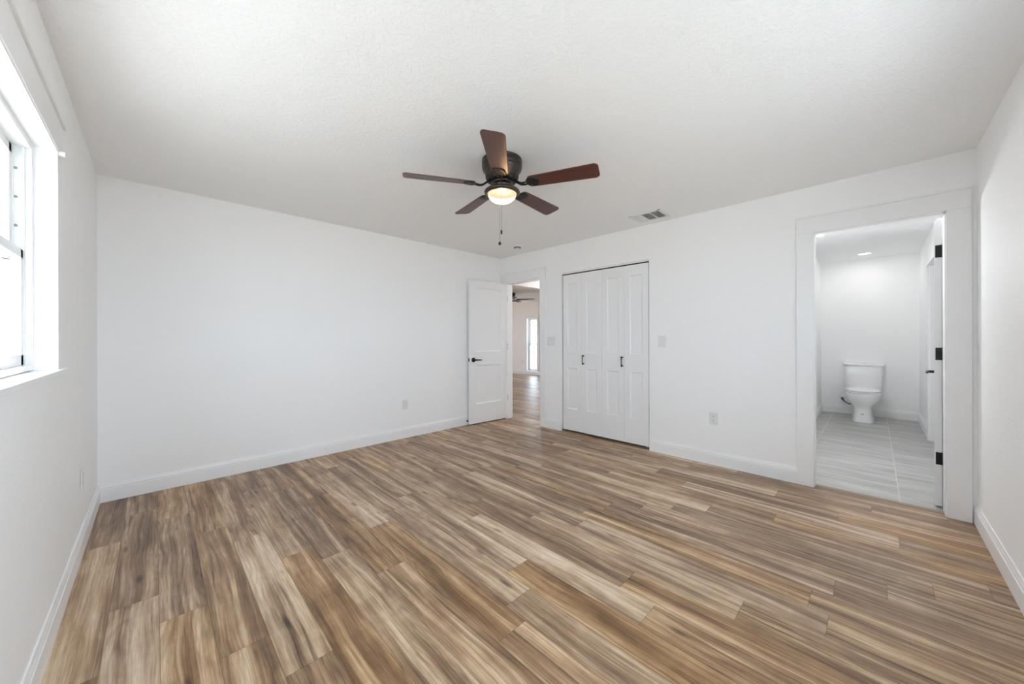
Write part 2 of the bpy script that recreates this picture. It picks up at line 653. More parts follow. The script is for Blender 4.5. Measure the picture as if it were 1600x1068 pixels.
# ------------------------------------------------------------------ floors
def plank_floor():
    rnd = random.Random(11)
    W, PL, X0 = 0.1594, 1.22, -4.1042
    known = {0: -.87, 1: -1.665, 2: -.69, 3: -2.315, 4: -2.575, 7: -2.255, 8: -1.785, 12: -3.187, 14: -3.922, 16: -3.925, 17: -4.105}
    bm = bmesh.new()
    uvl = bm.loops.layers.uv.new('plank')
    uve = bm.loops.layers.uv.new('edge')
    cl = bm.loops.layers.color.new('rnd')
    k = 0
    while True:
        xa = X0 + k * W
        if xa > LX:
            break
        xb = xa + W
        s = known.get(k, rnd.uniform(-3, -1.8))
        y = s - PL * math.ceil((s + 4.6) / PL)
        while y < LY:
            ya, yb = y, y + PL
            col = (rnd.random(), rnd.random(), rnd.random(), 1)
            ox, oy = rnd.uniform(0, 40), rnd.uniform(0, 40)
            # clip to the rooms that have this floor
            spans = []
            for (rx0, rx1, ry0, ry1) in ((-4.13, 0.06, YN - 0.03, 0.0), (0.06, 0.90, -2.5, 0.0), (0.90, LX + .02, -1.02, 0.0), (-0.9, LX + .02, 0.0, LY)):
                cx0, cx1 = max(xa, rx0), min(xb, rx1)
                cy0, cy1 = max(ya, ry0), min(yb, ry1)
                if cx1 - cx0 > 1e-4 and cy1 - cy0 > 1e-4:
                    spans.append((cx0, cx1, cy0, cy1))
            for (cx0, cx1, cy0, cy1) in spans:
                q = [(cx0, cy0), (cx1, cy0), (cx1, cy1), (cx0, cy1)]
                f = bm.faces.new([bm.verts.new((px, py, 0)) for px, py in q])
                for lp, (px, py) in zip(f.loops, q):
                    lp[uvl].uv = (py - ya + ox, px - xa + oy)
                    lp[uve].uv = ((py - ya) / PL * 2 - 1, (px - xa) / W * 2 - 1)
                    lp[cl] = col
            y += PL
        k += 1
    return bm


struct('floor', plank_floor(), M_floor, 'brown walnut look plank floor running through bedroom and hall', 'floor')
bm = bmesh.new()
box(bm, 0.06, BX + .1, -5.3, BL + .1, -0.05, 0.0)
struct('floor_bathroom', bm, M_tile, 'grey tile floor with pale grout under the toilet', 'floor')
bm = bmesh.new()
box(bm, -4.4, LX + .15, YN - .9, LY + .15, -0.25, -0.051)
struct('foundation_slab_floor', bm, M_conc, 'concrete slab below the floors', 'floor')

# ------------------------------------------------------------------ ceilings
bm = bmesh.new()
box(bm, -4.36, 0.06, YN - .12, 0.05, H, H + .12)
struct('ceiling', bm, M_ceil, 'white textured bedroom ceiling above the ceiling fan', 'ceiling')
bm = bmesh.new()
box(bm, 0.06, BX + .12, -5.4, -3.38, H, H + .12)
struct('ceiling_bathroom', bm, M_ceil, 'white textured bathroom ceiling with one round downlight', 'ceiling')
bm = bmesh.new()
box(bm, 0.06, LX + .12, -3.38, 0.05, H, H + .12)
box(bm, -1.0, LX + .12, 0.05, LY + .12, H, H + .12)
struct('ceiling_hall', bm, M_ceil, 'grey shaded ceiling seen through the open entry door', 'ceiling')

# ------------------------------------------------------------------ bedroom walls
bm = bmesh.new()
XO = -4.36
box(bm, XO, XL, YN - .12, WY0, 0, H)
box(bm, XO, XL, WY1, 0.12, 0, H)
box(bm, XO, XL, WY0, WY1, 0, WZ0 - .02)
box(bm, XO, XL, WY0, WY1, WZ1, H)
struct('wall_left', bm, M_wall, 'white textured wall holding the bedroom window', 'wall')
bm = bmesh.new()
box(bm, XL, TB, 0, 0.12, 0, H)
struct('wall_back', bm, M_wall, 'blank white wall between window wall and entry door', 'wall')
bm = bmesh.new()
for a, b, z in ((0, E0, 0), (E0, E1, 2.05), (E1, C0, 0), (C0, C1, 2.068), (C1, B0, 0), (B0, B1, 2.058), (B1, YN - .12, 0)):
    box(bm, 0, TB, a, b, z, H)
struct('wall_right', bm, M_wall, 'white wall with entry, closet and bathroom openings', 'wall')
bm = bmesh.new()
for a, b, z0, z1 in ((XL, SX0, 0, H), (SX1, 0, 0, H), (SX0, SX1, 0, SZ0), (SX0, SX1, SZ1, H)):
    box(bm, a, b, YN - .12, YN, z0, z1)
struct('wall_near', bm, M_wall, 'white textured wall beside the bathroom doorway', 'wall')

# bathroom, closet, hall and living-room walls
bm = bmesh.new()
box(bm, BX, BX + .12, -4.64, -3.32, 0, H)
struct('wall_bathroom_back', bm, M_wall, 'white bathroom wall behind the toilet', 'wall')
bm = bmesh.new()
box(bm, TB, BX, BL, BL + .12, 0, H)
struct('wall_bathroom_left', bm, M_wall, 'bathroom side wall just inside the doorway, opposite the open door', 'wall')
bm = bmesh.new()
DX0, DX1 = 1.87, 2.65
box(bm, TB, DX0, BR, BR - .115, 0, H)
box(bm, DX1, BX, BR, BR - .115, 0, H)
box(bm, DX0, DX1, BR, BR - .115, 2.05, H)
struct('wall_bathroom_right', bm, M_wall, 'bathroom side wall with a cased doorway beyond the open door', 'wall')
bm = bmesh.new()
box(bm, DX0 - .3, DX0 - .2, BR - .115, -5.3, 0, H)
box(bm, DX1 + .2, DX1 + .3, BR - .115, -5.3, 0, H)
box(bm, DX0 - .3, DX1 + .3, -5.3, -5.4, 0, H)
struct('wall_linen_closet', bm, M_wall, 'white walls of the small room off the bathroom', 'wall')
bm = bmesh.new()
box(bm, 0.78, 0.88, -1.02, -2.5, 0, H)
box(bm, TB, 0.88, -1.02, -1.10, 0, H)
box(bm, TB, 0.88, -2.42, -2.5, 0, H)
struct('wall_closet', bm, M_wall, 'white walls inside the bifold closet', 'wall')
bm = bmesh.new()
box(bm, 0.88, LX, -1.02, -1.12, 0, H)
box(bm, TB, LX, 0.0, 0.12, 2.072, H)
box(bm, 2.6, LX, 0.0, 0.12, 0, 2.072)
box(bm, LX, LX + .12, -1.12, 0.12, 0, H)
struct('wall_hall', bm, M_wall, 'bright white header above the hall opening past the entry door', 'wall')
# living-room walls
LW0, LW1, LWZ0, LWZ1 = 3.78, 4.22, 0.13, 1.90
bm = bmesh.new()
box(bm, LX, LX + .14, 0.12, LW0, 0, H)
box(bm, LX, LX + .14, LW1, LY + .12, 0, H)
box(bm, LX, LX + .14, LW0, LW1, 0, LWZ0)
box(bm, LX, LX + .14, LW0, LW1, LWZ1, H)
struct('wall_living_far', bm, M_wall, 'grey shaded far wall seen through the entry doorway', 'wall')
bm = bmesh.new()
box(bm, -1.0, 1.8, LY, LY + .12, 0, H)
box(bm, 3.1, LX, LY, LY + .12, 0, H)
box(bm, 1.8, 3.1, LY, LY + .12, 2.0, H)
box(bm, -1.0, -0.88, 0.12, LY, 0, H)
struct('wall_living_side', bm, M_wall, 'white side walls of the living room out past the hall', 'wall')
portal('added_opening_portal', (2.45, LY + .13, 1.0), (0, -1, 0), 1.3, 2.0)  # portal at the unseen opening added to brighten the living room

# ------------------------------------------------------------------ baseboards
BP = [(0, 0), (.014, 0), (.014, .094), (.0105, .0965), (.0105, .1005), (.0125, .103), (.0115, .110), (.007, .121), (.006, .13), (0, .13)]


def base_bm(runs):
    bm = bmesh.new()
    for a, b, n in runs:
        n = Vector(n)
        prism(bm, BP, a, b, lambda u, v, n=n: n * u + Vector((0, 0, v)))
    return bm


struct('baseboard_left', base_bm([((XL, YN, 0), (XL, 0, 0), (1, 0, 0))]), M_trim, 'white baseboard below the window', 'baseboard')
struct('baseboard_back', base_bm([((XL, 0, 0), (0, 0, 0), (0, -1, 0))]), M_trim, 'white baseboard along the blank wall', 'baseboard')
struct('baseboard_right', base_bm([((0, E1 - .10, 0), (0, C0 + .004, 0), (-1, 0, 0)), ((0, C1 - .004, 0), (0, B0 + .105, 0), (-1, 0, 0))]), M_trim,
       'white baseboard between the closet and the bathroom doorway', 'baseboard')
struct('baseboard_near', base_bm([((XL, YN, 0), (-0.02, YN, 0), (0, 1, 0))]), M_trim, 'white baseboard beside the bathroom doorway casing', 'baseboard')
struct('baseboard_bathroom', base_bm([((BX, BR, 0), (BX, BL, 0), (-1, 0, 0)), ((DX1 + .105, BR, 0), (BX, BR, 0), (0, 1, 0)),
                                      ((TB, BL, 0), (BX, BL, 0), (0, -1, 0))]), M_trim, 'white baseboard behind the toilet', 'baseboard')
struct('baseboard_living', base_bm([((LX, 0.12, 0), (LX, LY, 0), (-1, 0, 0))]), M_trim, 'white baseboard on the far wall past the entry doorway', 'baseboard')


# ------------------------------------------------------------------ door casings
def casing(y0, y1, ztop, wL, wR, ov=0.004):
    """flat craftsman casing on the bedroom side plus the jamb liner; y0 > y1"""
    bm = bmesh.new()
    t = 0.018
    box(bm, -t, 0, y0 - ov, y0 + wL, 0, ztop + .004, .0015, 1)
    box(bm, -t, 0, y1 + ov, y1 - wR, 0, ztop + .004, .0015, 1)
    box(bm, -t - .004, 0, y0 + wL, y1 - wR, ztop + .004, ztop + .126, .0015, 1)
    box(bm, -t - .012, 0, y0 + wL, y1 - wR, ztop + .126, ztop + .142, .0015, 1)
    # jamb liner, slightly proud of the rough opening, with a stop strip
    j = 0.012
    box(bm, 0, TB, y0, y0 - j + .004, 0, ztop)
    box(bm, 0, TB, y1, y1 + j - .004, 0, ztop)
    box(bm, 0, TB, y0, y1, ztop - .010, ztop)
    return bm


struct('trim_1', casing(E0, E1, 2.05, 0.104, 0.098), M_trim, 'white flat casing around the entry doorway', 'door casing')
struct('trim_2', casing(B0, B1, 2.058, 0.105, 0.105), M_trim, 'wide white flat casing around the bathroom doorway', 'door casing')
bm = bmesh.new()
box(bm, DX1, DX1 + .105, BR, BR + .018, 0, 2.05, .0015, 1)
box(bm, DX0 - .105, DX0, BR, BR + .018, 0, 2.05, .0015, 1)
box(bm, DX0 - .105, DX1 + .125, BR, BR + .022, 2.05, 2.19, .0015, 1)
box(bm, DX1 - .01, DX1, BR, BR - .115, 0, 2.05)
box(bm, DX0, DX0 + .01, BR, BR - .115, 0, 2.05)
struct('trim_3', bm, M_trim, 'white casing of the doorway on the bathroom side wall', 'door casing')
bm = bmesh.new()
box(bm, XL, XL + .004, WY0 - .09, WY1 + .09, WZ1, WZ1 + .135)
box(bm, XL, XL + .014, WY0 - .10, WY1 + .10, WZ1 + .135, WZ1 + .155, .001, 1)
box(bm, XL, XL + .020, WY1, WY1 + .045, WZ1 - .020, WZ1, .001, 1)
struct('trim_4', bm, M_trim, 'white header board over the bedroom window', 'window casing')
bm = bmesh.new()
prism(bm, [(-.03, 0), (.03, 0), (.022, .006), (-.022, .006)], (0.06, B0 - .01, 0), (0.06, B1 + .01, 0), lambda u, v: Vector((u, 0, v)))
struct('trim_5', bm, simple('threshold_strip', srgb(140, 122, 102), 0.45), 'thin brown threshold strip where wood floor meets bathroom tile', 'threshold')


# ------------------------------------------------------------------ panel doors
def panel_slab(bm, w, h, t, stile, rails, mat=None):
    """slab in x 0..w, y 0..t, z 0..h; rails = [(z0, z1), ...] solid cross rails from bottom to top"""
    box(bm, 0, stile, 0, t, 0, h, mat=mat)
    box(bm, w - stile, w, 0, t, 0, h, mat=mat)
    for a, b in rails:
        box(bm, stile, w - stile, 0, t, a, b, mat=mat)
    d, s = 0.009, 0.011
    for (a0, a1), (b0, b1) in zip(rails, rails[1:]):
        x0, x1, z0, z1 = stile, w - stile, a1, b0
        box(bm, x0, x1, d, t - d, z0, z1, mat=mat)
        for yf, yp in ((0, d), (t, t - d)):
            tm = bmesh.new()
            o = [(x0, z0), (x1, z0), (x1, z1), (x0, z1)]
            i = [(x0 + s, z0 + s), (x1 - s, z0 + s), (x1 - s, z1 - s), (x0 + s, z1 - s)]
            yo = yf + (0.0015 if yf == 0 else -0.0015)
            vo = [tm.verts.new((x, yo, z)) for x, z in o]
            vi = [tm.verts.new((x, yp, z)) for x, z in i]
            for k in range(4):
                f = [vo[k], vo[(k + 1) % 4], vi[(k + 1) % 4], vi[k]]
                tm.faces.new(f if yf == 0 else f[::-1])
            merge(bm, tm, mat)


RAILS = [(0, .285), (.83, 1.02), (1.925, 2.035)]


def hinge(parent, z, x, y, leaf, mat=M_black):
    """three-inch butt hinge; leaf = (x0,x1,y0,y1) plate rectangle on the door edge"""
    bm = bmesh.new()
    box(bm, leaf[0], leaf[1], leaf[2], leaf[3], z - .044, z + .044, .0012, 1)
    for k in range(5):
        tube(bm, [(x, y, z - .046 + k * .0186), (x, y, z - .046 + k * .0186 + .0172)], .0065, 12)
    lathe(bm, [(0, .003), (.0055, .0), (.0055, -.004), (0, -.004)], 10, Matrix.Translation((x, y, z + .050)))
    return link('hinge', bm, mat, parent)


def lever(parent, x, z, y, out, toward):
    """door lever: rosette on the face at y, sticking out along 'out' (+-1 in y), lever along 'toward' (+-1 in x)"""
    bm = bmesh.new()
    rot = Matrix.Translation((x, y, z)) @ Matrix.Rotation(R(90) * (1 if out < 0 else -1), 4, 'X')
    lathe(bm, [(0, 0), (.033, 0), (.033, .006), (.029, .010), (.013, .012), (.011, .018), (.011, .050), (0, .050)], 32, rot)
    yo = y + out * .050
    tube(bm, [(x - toward * .012, yo, z), (x, yo, z), (x + toward * .02, yo, z), (x + toward * .06, yo + out * .002, z - .001),
              (x + toward * .10, yo, z - .003), (x + toward * .118, yo - out * .004, z - .003)],
         [.007, .0105, .0100, .0085, .0075, .005], 12)
    return link('door_handle', bm, M_black, parent)


# entry door, swung open against the blank wall
ang = math.atan2(.050, -.676)
d1 = empty('door_1', 'white two panel entry door standing open with black lever', 'door', (0.004, E0 + .002, 0.012), (0, 0, ang), kind='structure')
bm = bmesh.new()
# local x runs from hinge to free end; local +y after the turn faces the room (-y world), so the slab sits at y<0
panel_slab(bm, .676, 2.028, .035, .112, [(0, .275), (.82, 1.015), (1.925, 2.028)], Matrix.Translation((0, -.035, 0)))
link('door_slab', bm, M_door, d1)
lever(d1, .612, .902, 0.0, 1, -1)
bm = bmesh.new()
box(bm, .6755, .6775, -.028, -.006, .876, .928, .0008, 1)
box(bm, .677, .686, -.022, -.012, .894, .912, .002, 1)
link('latch_plate', bm, M_black, d1)
for z in (.31, 1.08, 1.81):
    hinge(d1, z, -.006, .004, (-.0015, .001, -.030, 0.0), M_black)

# bathroom door, swung into the bathroom
d3 = empty('door_3', 'white bathroom door seen edge-on with three black hinges', 'door', (TB + .050, B1 + .007, 0.012), (0, 0, R(-5.6)), kind='structure')
bm = bmesh.new()
panel_slab(bm, .69, 2.03, .036, .112, [(0, .275), (.82, 1.015), (1.925, 2.03)])
link('door_slab', bm, M_door, d3)
lever(d3, .628, .915, .036, 1, -1)
for z in (.337, 1.082, 1.812):
    hinge(d3, z, -.006, -.007, (-.0025, .0005, -.011, .030), M_black)

# bifold closet
d2 = empty('door_2', 'white four leaf bifold closet door with two black pulls', 'closet door', (0, 0, 0), kind='structure')
lw = (C0 - C1 - .026) / 4
for k in range(4):
    bm = bmesh.new()
    ya = C0 - .016 - k * lw
    # slab local x -> world -y, local y -> world +x
    mt = Matrix.Translation((0.012, ya - .0012, 0.030)) @ Matrix(((0, 1, 0, 0), (-1, 0, 0, 0), (0, 0, 1, 0), (0, 0, 0, 1)))
    panel_slab(bm, lw - .0024, 2.006, .032, .068, [(0, .275), (.80, 1.00), (1.892, 2.006)], mt)
    link('door_leaf', bm, M_door, d2)
for yh in (C0 - .016 - lw - .028, C0 - .016 - 3 * lw + .022):
    bm = bmesh.new()
    zc = .945
    for dz in (-.048, .048):
        tube(bm, [(0.012, yh, zc + dz), (-.016, yh, zc + dz)], [.0058, .0045], 10)
        lathe(bm, [(0, 0), (.009, 0), (.009, .002), (.005, .005), (0, .005)], 14,
              Matrix.Translation((.012, yh, zc + dz)) @ Matrix.Rotation(R(-90), 4, 'Y'))
    tube(bm, [(-.016, yh, zc - .062), (-.017, yh, zc - .05), (-.018, yh, zc), (-.017, yh, zc + .05), (-.016, yh, zc + .062)],
         [.004, .0055, .0042, .0055, .004], 10)
    link('door_pull', bm, M_black, d2)
bm = bmesh.new()
box(bm, .014, .050, C0 - .002, C1 + .002, 2.051, 2.067)
trk = link('track', bm, M_trim, d2)
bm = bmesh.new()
box(bm, .020, .044, C0 - .004, C1 + .004, 2.038, 2.051)  # black strip stands in for the shade in the gap above the leaves
link('gap_shade_strip', bm, M_black, trk)
for yb, s in ((C0, -1), (C1, 1)):
    bm = bmesh.new()
    box(bm, .006, .048, yb, yb + s * .055, 0, .004, .001, 1)
    box(bm, .006, .048, yb, yb + s * .004, 0, .028, .001, 1)
    tube(bm, [(.028, yb + s * .035, .004), (.028, yb + s * .035, .032)], .006, 10)
    link('pivot_bracket', bm, M_steel, d2)

# ------------------------------------------------------------------ windows
w1 = empty('window_1', 'white single hung bedroom window with sunlit sill', 'window', (0, 0, 0), kind='structure')


def hung_window(root, xi, y0, y1, z0, z1, outward):
    """single-hung unit; xi = inner face of frame, outward = -1/+1 along x"""
    s = outward
    fw = 0.028
    bm = bmesh.new()
    box(bm, xi, xi + s * .085, y0, y0 + fw, z0, z1, .002, 1)
    box(bm, xi, xi + s * .085, y1 - fw, y1, z0, z1, .002, 1)
    box(bm, xi, xi + s * .085, y0 + fw, y1 - fw, z1 - fw, z1, .002, 1)
    box(bm, xi, xi + s * .085, y0 + fw, y1 - fw, z0, z0 + .022, .002, 1)
    # balance track on both jambs
    for yy, q in ((y0 + fw, 1), (y1 - fw, -1)):
        box(bm, xi + s * .018, xi + s * .024, yy, yy + q * .012, z0 + .02, z1 - .03)
        box(bm, xi + s * .046, xi + s * .052, yy, yy + q * .012, z0 + .02, z1 - .03)
    link('window_frame', bm, M_vinyl, root)
    zm = z0 + (z1 - z0) * .50
    for nm, xa, za, zb in (('upper_sash', .050, zm - .022, z1 - fw), ('lower_sash', .022, z0 + .022, zm + .022)):
        bm = bmesh.new()
        a, b = xi + s * xa, xi + s * (xa + .026)
        g = .004
        box(bm, a, b, y0 + fw + g, y0 + fw + g + .042, za, zb, .002, 1)
        box(bm, a, b, y1 - fw - g - .042, y1 - fw - g, za, zb, .002, 1)
        box(bm, a, b, y0 + fw + g, y1 - fw - g, zb - .038, zb, .002, 1)
        box(bm, a, b, y0 + fw + g, y1 - fw - g, za, za + .045, .002, 1)
        sash = link(nm, bm, M_vinyl, root)
        bm = bmesh.new()
        xm = xi + s * (xa + .013)
        box(bm, xm - .002, xm + .002, y0 + fw + g + .04, y1 - fw - g - .04, za + .043, zb - .036)
        link('glass_pane', bm, M_glass, sash)


hung_window(w1, -4.166, (WY0 + WY1) / 2 + .012, WY1, WZ0 + .004, WZ1, -1)
hung_window(w1, -4.166, WY0, (WY0 + WY1) / 2 - .012, WZ0 + .004, WZ1, -1)
bm = bmesh.new()
box(bm, -4.17, -4.24, (WY0 + WY1) / 2 - .014, (WY0 + WY1) / 2 + .014, WZ0, WZ1)
link('mullion', bm, M_vinyl, w1)
bm = bmesh.new()
box(bm, -4.30, XL, WY0, WY1, WZ0 - .02, WZ0)
box(bm, XL, XL + .014, WY0 - .12, WY1 + .12, WZ0 - .02, WZ0 + .0004, .002, 2)
link('window_sill', bm, M_trim, w1)
# jamb liners of the reveal
bm = bmesh.new()
box(bm, XL, -4.25, WY1 - .006, WY1, WZ0, WZ1)
box(bm, XL, -4.25, WY0, WY0 + .006, WZ0, WZ1)
box(bm, XL, -4.25, WY0, WY1, WZ1 - .006, WZ1)
link('jamb_liner', bm, M_trim, w1)
bm = bmesh.new()
for z in (1.93, 1.81, 1.69):
    lathe(bm, [(0, 0), (.006, 0), (.005, .002), (0, .002)], 12, Matrix.Translation((-4.208, WY1 - .0281, z)) @ Matrix.Rotation(R(90), 4, 'X'))
link('screw_cap', bm, M_grey, w1)

w3 = empty('added_window', 'white window added behind the photographer to even out the daylight', 'window', (0, YN, 0), (0, 0, R(-90)), kind='structure')
# local +x runs along world -y, local y along world +x
hung_window(w3, .040, SX0, (SX0 + SX1) / 2, SZ0, SZ1, 1)
hung_window(w3, .040, (SX0 + SX1) / 2, SX1, SZ0, SZ1, 1)
bm = bmesh.new()
box(bm, -.03, .05, SX0 - .06, SX1 + .06, SZ0 - .022, SZ0 - .0005, .002, 1)
link('window_sill', bm, M_trim, w3)

w2 = empty('window_2', 'tall bright window on the far wall past the entry doorway', 'window', (0, 0, 0), kind='structure')
hung_window(w2, LX + .04, LW0, LW1, LWZ0, LWZ1, 1)
bm = bmesh.new()
box(bm, LX - .016, LX, LW0 - .09, LW0, LWZ0, LWZ1 + .1, .001, 1)
box(bm, LX - .016, LX, LW1, LW1 + .09, LWZ0, LWZ1 + .1, .001, 1)
box(bm, LX - .016, LX, LW0, LW1, LWZ1, LWZ1 + .1, .001, 1)
link('window_casing', bm, M_trim, w2)

# roof edge and ground outside
bm = bmesh.new()
box(bm, -4.70, -4.36, -6.5, 1.5, 2.5, 2.62)
struct('roof_eave', bm, M_eave, 'roof edge above the bedroom window outside', 'roof')
bm = bmesh.new()
box(bm, -30, 35, -30, 35, -.6, -.3)
struct('ground', bm, M_conc, 'pale ground outside the windows', 'ground')


# ------------------------------------------------------------------ ceiling fan
def make_fan(loc, rotz, label):
    root = empty('ceiling_fan', label, 'ceiling fan', loc, (0, 0, rotz), 'bronze ceiling fans')
    # motor housing hugging the ceiling (local z = 0 at the ceiling)
    bm = bmesh.new()
    lathe(bm, [(0, 0), (.128, 0), (.137, -.006), (.139, -.014), (.134, -.019), (.137, -.024), (.139, -.052), (.134, -.058), (.136, -.063),
               (.133, -.074), (.122, -.086), (.117, -.094), (.114, -.118), (.108, -.132), (.098, -.146), (.086, -.152), (.060, -.154), (0, -.154)], 64)
    hous = link('motor_housing', bm, M_bronze, root)
    bm = bmesh.new()
    for k in range(20):                                     # cooling louvres round the lower bowl
        mt = Matrix.Rotation(2 * PI * k / 20, 4, 'Z') @ Matrix.Translation((.1045, 0, -.134)) @ Matrix.Rotation(R(33), 4, 'Y')
        box(bm, -.004, .0035, -.008, .008, -.017, .012, .0015, 1, mt)
    link('vent_ribs', bm, M_black, hous)
    bm = bmesh.new()
    lathe(bm, [(0, -.152), (.070, -.152), (.072, -.160), (.060, -.166), (.049, -.168), (.048, -.195), (.052, -.199), (.052, -.204), (0, -.204)], 48)
    link('switch_housing', bm, M_bronze, root)
    bm = bmesh.new()
    lathe(bm, [(0, -.202), (.066, -.203), (.095, -.207), (.118, -.214), (.122, -.220), (.122, -.226), (.113, -.233), (.103, -.238), (.100, -.236), (.100, -.228), (0, -.226)], 64)
    link('light_ring', bm, M_bronze, root)
    bm = bmesh.new()
    lathe(bm, [(.099, -.228)] + [(.097 * math.cos(R(a)) ** .75, -.233 - .060 * math.sin(R(a))) for a in range(0, 86, 6)] + [(0, -.293)], 64, cap=False)
    link('glass_shade', bm, M_globe, root)
    # blades with curved brackets
    for k in range(5):
        A = Matrix.Rotation(R(72) * k, 4, 'Z')
        bm = bmesh.new()
        # plan outline (x radial, y tangential), rounded at both ends
        r0, r1 = .190, .655
        outl = []

        def corner(cx, cy, r, a0, a1, n=6):
            for i in range(n + 1):
                a = R(a0 + (a1 - a0) * i / n)
                outl.append((cx + r * math.cos(a), cy + r * math.sin(a)))
        corner(r1 - .030, .068 - .030, .030, 0, 90)
        corner(r0 + .028, .054 - .028, .028, 90, 180)
        corner(r0 + .028, -.054 + .028, .028, 180, 270)
        corner(r1 - .030, -.068 + .030, .030, 270, 360)
        t = bmesh.new()
        top = [t.verts.new((x, y, .003)) for x, y in outl]
        bot = [t.verts.new((x, y, -.003)) for x, y in outl]
        t.faces.new(top)
        t.faces.new(bot[::-1])
        n = len(outl)
        for i in range(n):
            t.faces.new((top[i], bot[i], bot[(i + 1) % n], top[(i + 1) % n]))
        bmesh.ops.recalc_face_normals(t, faces=list(t.faces))
        merge(bm, t)
        bl = link('fan_blade', bm, M_blade, root)
        bl.matrix_local = A @ Matrix.Translation((0, 0, -.178)) @ Matrix.Rotation(R(-12), 4, 'X')
        # bracket: flat pad screwed under the blade, S-curved arm back to the motor
        bm = bmesh.new()
        pad = []
        for i in range(17):
            a = R(-90 + 180 * i / 16)
            pad.append((.238 + .030 * math.cos(a), .043 * math.sin(a)))
        pad += [(.205, .049), (.186, .034), (.176, .016), (.176, -.016), (.186, -.034), (.205, -.049)]
        t = bmesh.new()
        top = [t.verts.new((x, y, -.0032)) for x, y in pad]
        bot = [t.verts.new((.222 + (x - .222) * .92, y * .92, -.0085)) for x, y in pad]
        t.faces.new(top)
        t.faces.new(bot[::-1])
        n = len(pad)
        for i in range(n):
            t.faces.new((top[i], bot[i], bot[(i + 1) % n], top[(i + 1) % n]))
        bmesh.ops.recalc_face_normals(t, faces=list(t.faces))
        merge(bm, t)
        for (sx, sy) in ((.21, .027), (.21, -.027), (.248, 0)):
            lathe(bm, [(0, -.011), (.005, -.0105), (.006, -.008), (0, -.008)], 10, Matrix.Translation((sx, sy, 0)))
        for sy in (.012, -.012):
            tube(bm, [(.182, sy, -.006), (.160, sy * .9, -.010), (.138, sy * .8, -.007), (.118, sy * .8, .006), (.100, sy * .9, .020), (.080, sy, .028)],
                 [.006, .0065, .0065, .0065, .007, .007], 8)
        link('blade_bracket', bm, M_black, bl)
    # pull chains
    for (x, y, zb, bob) in ((.113, .004, -.518, 'short'), (-.112, -.026, -.533, 'long')):
        bm = bmesh.new()
        tube(bm, [(x * .42, y * .42, -.184), (x * .6, y * .6, -.184), (x * .97, y, -.196), (x, y, -.203), (x, y, -.24), (x, y, zb)], .0009, 6)
        ch = link('pull_chain', bm, M_chain, root)
        bm = bmesh.new()
        if bob == 'short':
            lathe(bm, [(0, zb + .004), (.004, zb + .002), (.0055, zb - .003), (.0055, zb - .020), (.004, zb - .024), (0, zb - .025)], 14, Matrix.Translation((x, y, 0)))
        else:
            lathe(bm, [(0, zb + .006), (.003, zb + .004), (.008, zb - .004), (.0105, zb - .012), (.008, zb - .020), (0, zb - .024)], 14, Matrix.Translation((x, y, 0)))
        link('chain_fob', bm, M_black, ch)
    return root


FAN = (-2.097, -2.259, H)
fan = make_fan(FAN, R(222.4), 'dark bronze ceiling fan with lit frosted bowl and walnut blades')
fl = light('fan_lamp', 'POINT', (FAN[0], FAN[1], H - .262), (0, 0, 0), 5.5, (1.0, 0.60, 0.30), shadow_soft_size=.022)
fl.visible_camera = False
fan2 = dup(fan, (3.0, 2.85, H), (0, 0, R(20)), 'dark ceiling fan glimpsed through the entry doorway in the next room')


# ------------------------------------------------------------------ small fixtures
def outlet(loc, rotz, label):
    """duplex receptacle; local +y faces out of the wall, x across"""
    root = empty('electrical_outlet', label, 'outlet', loc, (0, 0, rotz), 'white duplex outlets')
    bm = bmesh.new()
    box(bm, -.036, .036, 0, .0065, -.0575, .0575, .0025, 2)
    link('cover_plate', bm, M_plate, root)
    for z in (.0195, -.0195):
        bm = bmesh.new()
        t = Matrix.Translation((0, .0064, z)) @ Matrix.Rotation(R(-90), 4, 'X')
        loft(bm, [[Vector((p.x, p.y, q)) for p in rrect(-.0165, .0165, -.0145, .0145, .010, 0)] for q in (0, .0022)], mat=t, smooth=False)
        face = link('receptacle', bm, M_plate, root)
        bm = bmesh.new()
        box(bm, -.0075, -.0055, .0080, .0088, z - .002, z + .008)
        box(bm, .0055, .0075, .0080, .0088, z - .001, z + .007)
        lathe(bm, [(0, 0), (.0025, 0), (.0025, .0008), (0, .0008)], 10, Matrix.Translation((0, .0080, z - .008)) @ Matrix.Rotation(R(-90), 4, 'X'))
        link('slots', bm, M_slot, face)
    return root


o1 = outlet((-0.001, -2.978, .444), R(90), 'white outlet on the wall between closet and bathroom doorway')
o2 = dup(o1, (-1.613, -.001, .405), (0, 0, R(180)), 'white outlet low on the blank wall near the entry door')
o3 = dup(o1, (XL + .001, -.845, .41), (0, 0, R(-90)), 'white outlet on the window wall below the sill')
o4 = dup(o1, (LX - .001, 4.42, .42), (0, 0, R(90)), 'white outlet on the far wall past the entry doorway')


def switch(loc, rotz, gangs, label):
    root = empty('light_switch', label, 'light switch', loc, (0, 0, rotz), 'white rocker switches')
    w = .039 + .023 * (gangs - 1)
    bm = bmesh.new()
    box(bm, -w, w, 0, .006, -.060, .060, .0025, 2)
    link('cover_plate', bm, M_plate, root)
    for g in range(gangs):
        xc = (g - (gangs - 1) / 2) * .046
        bm = bmesh.new()
        box(bm, xc - .018, xc + .018, .0055, .0075, -.0345, .0345, .001, 1)
        prism(bm, [(.0072, -.031), (.0125, -.031), (.0085, 0), (.0095, .031), (.0072, .031)], (xc - .0145, 0, 0), (xc + .0145, 0, 0), lambda u, v: Vector((0, u, v)))
        link('rocker', bm, M_plate, root)
    return root


switch((-.001, -.988, 1.176), R(90), 2, 'white double rocker switch between entry casing and closet')
switch((-.001, -2.487, 1.178), R(90), 1, 'white single rocker switch beside the bifold closet')

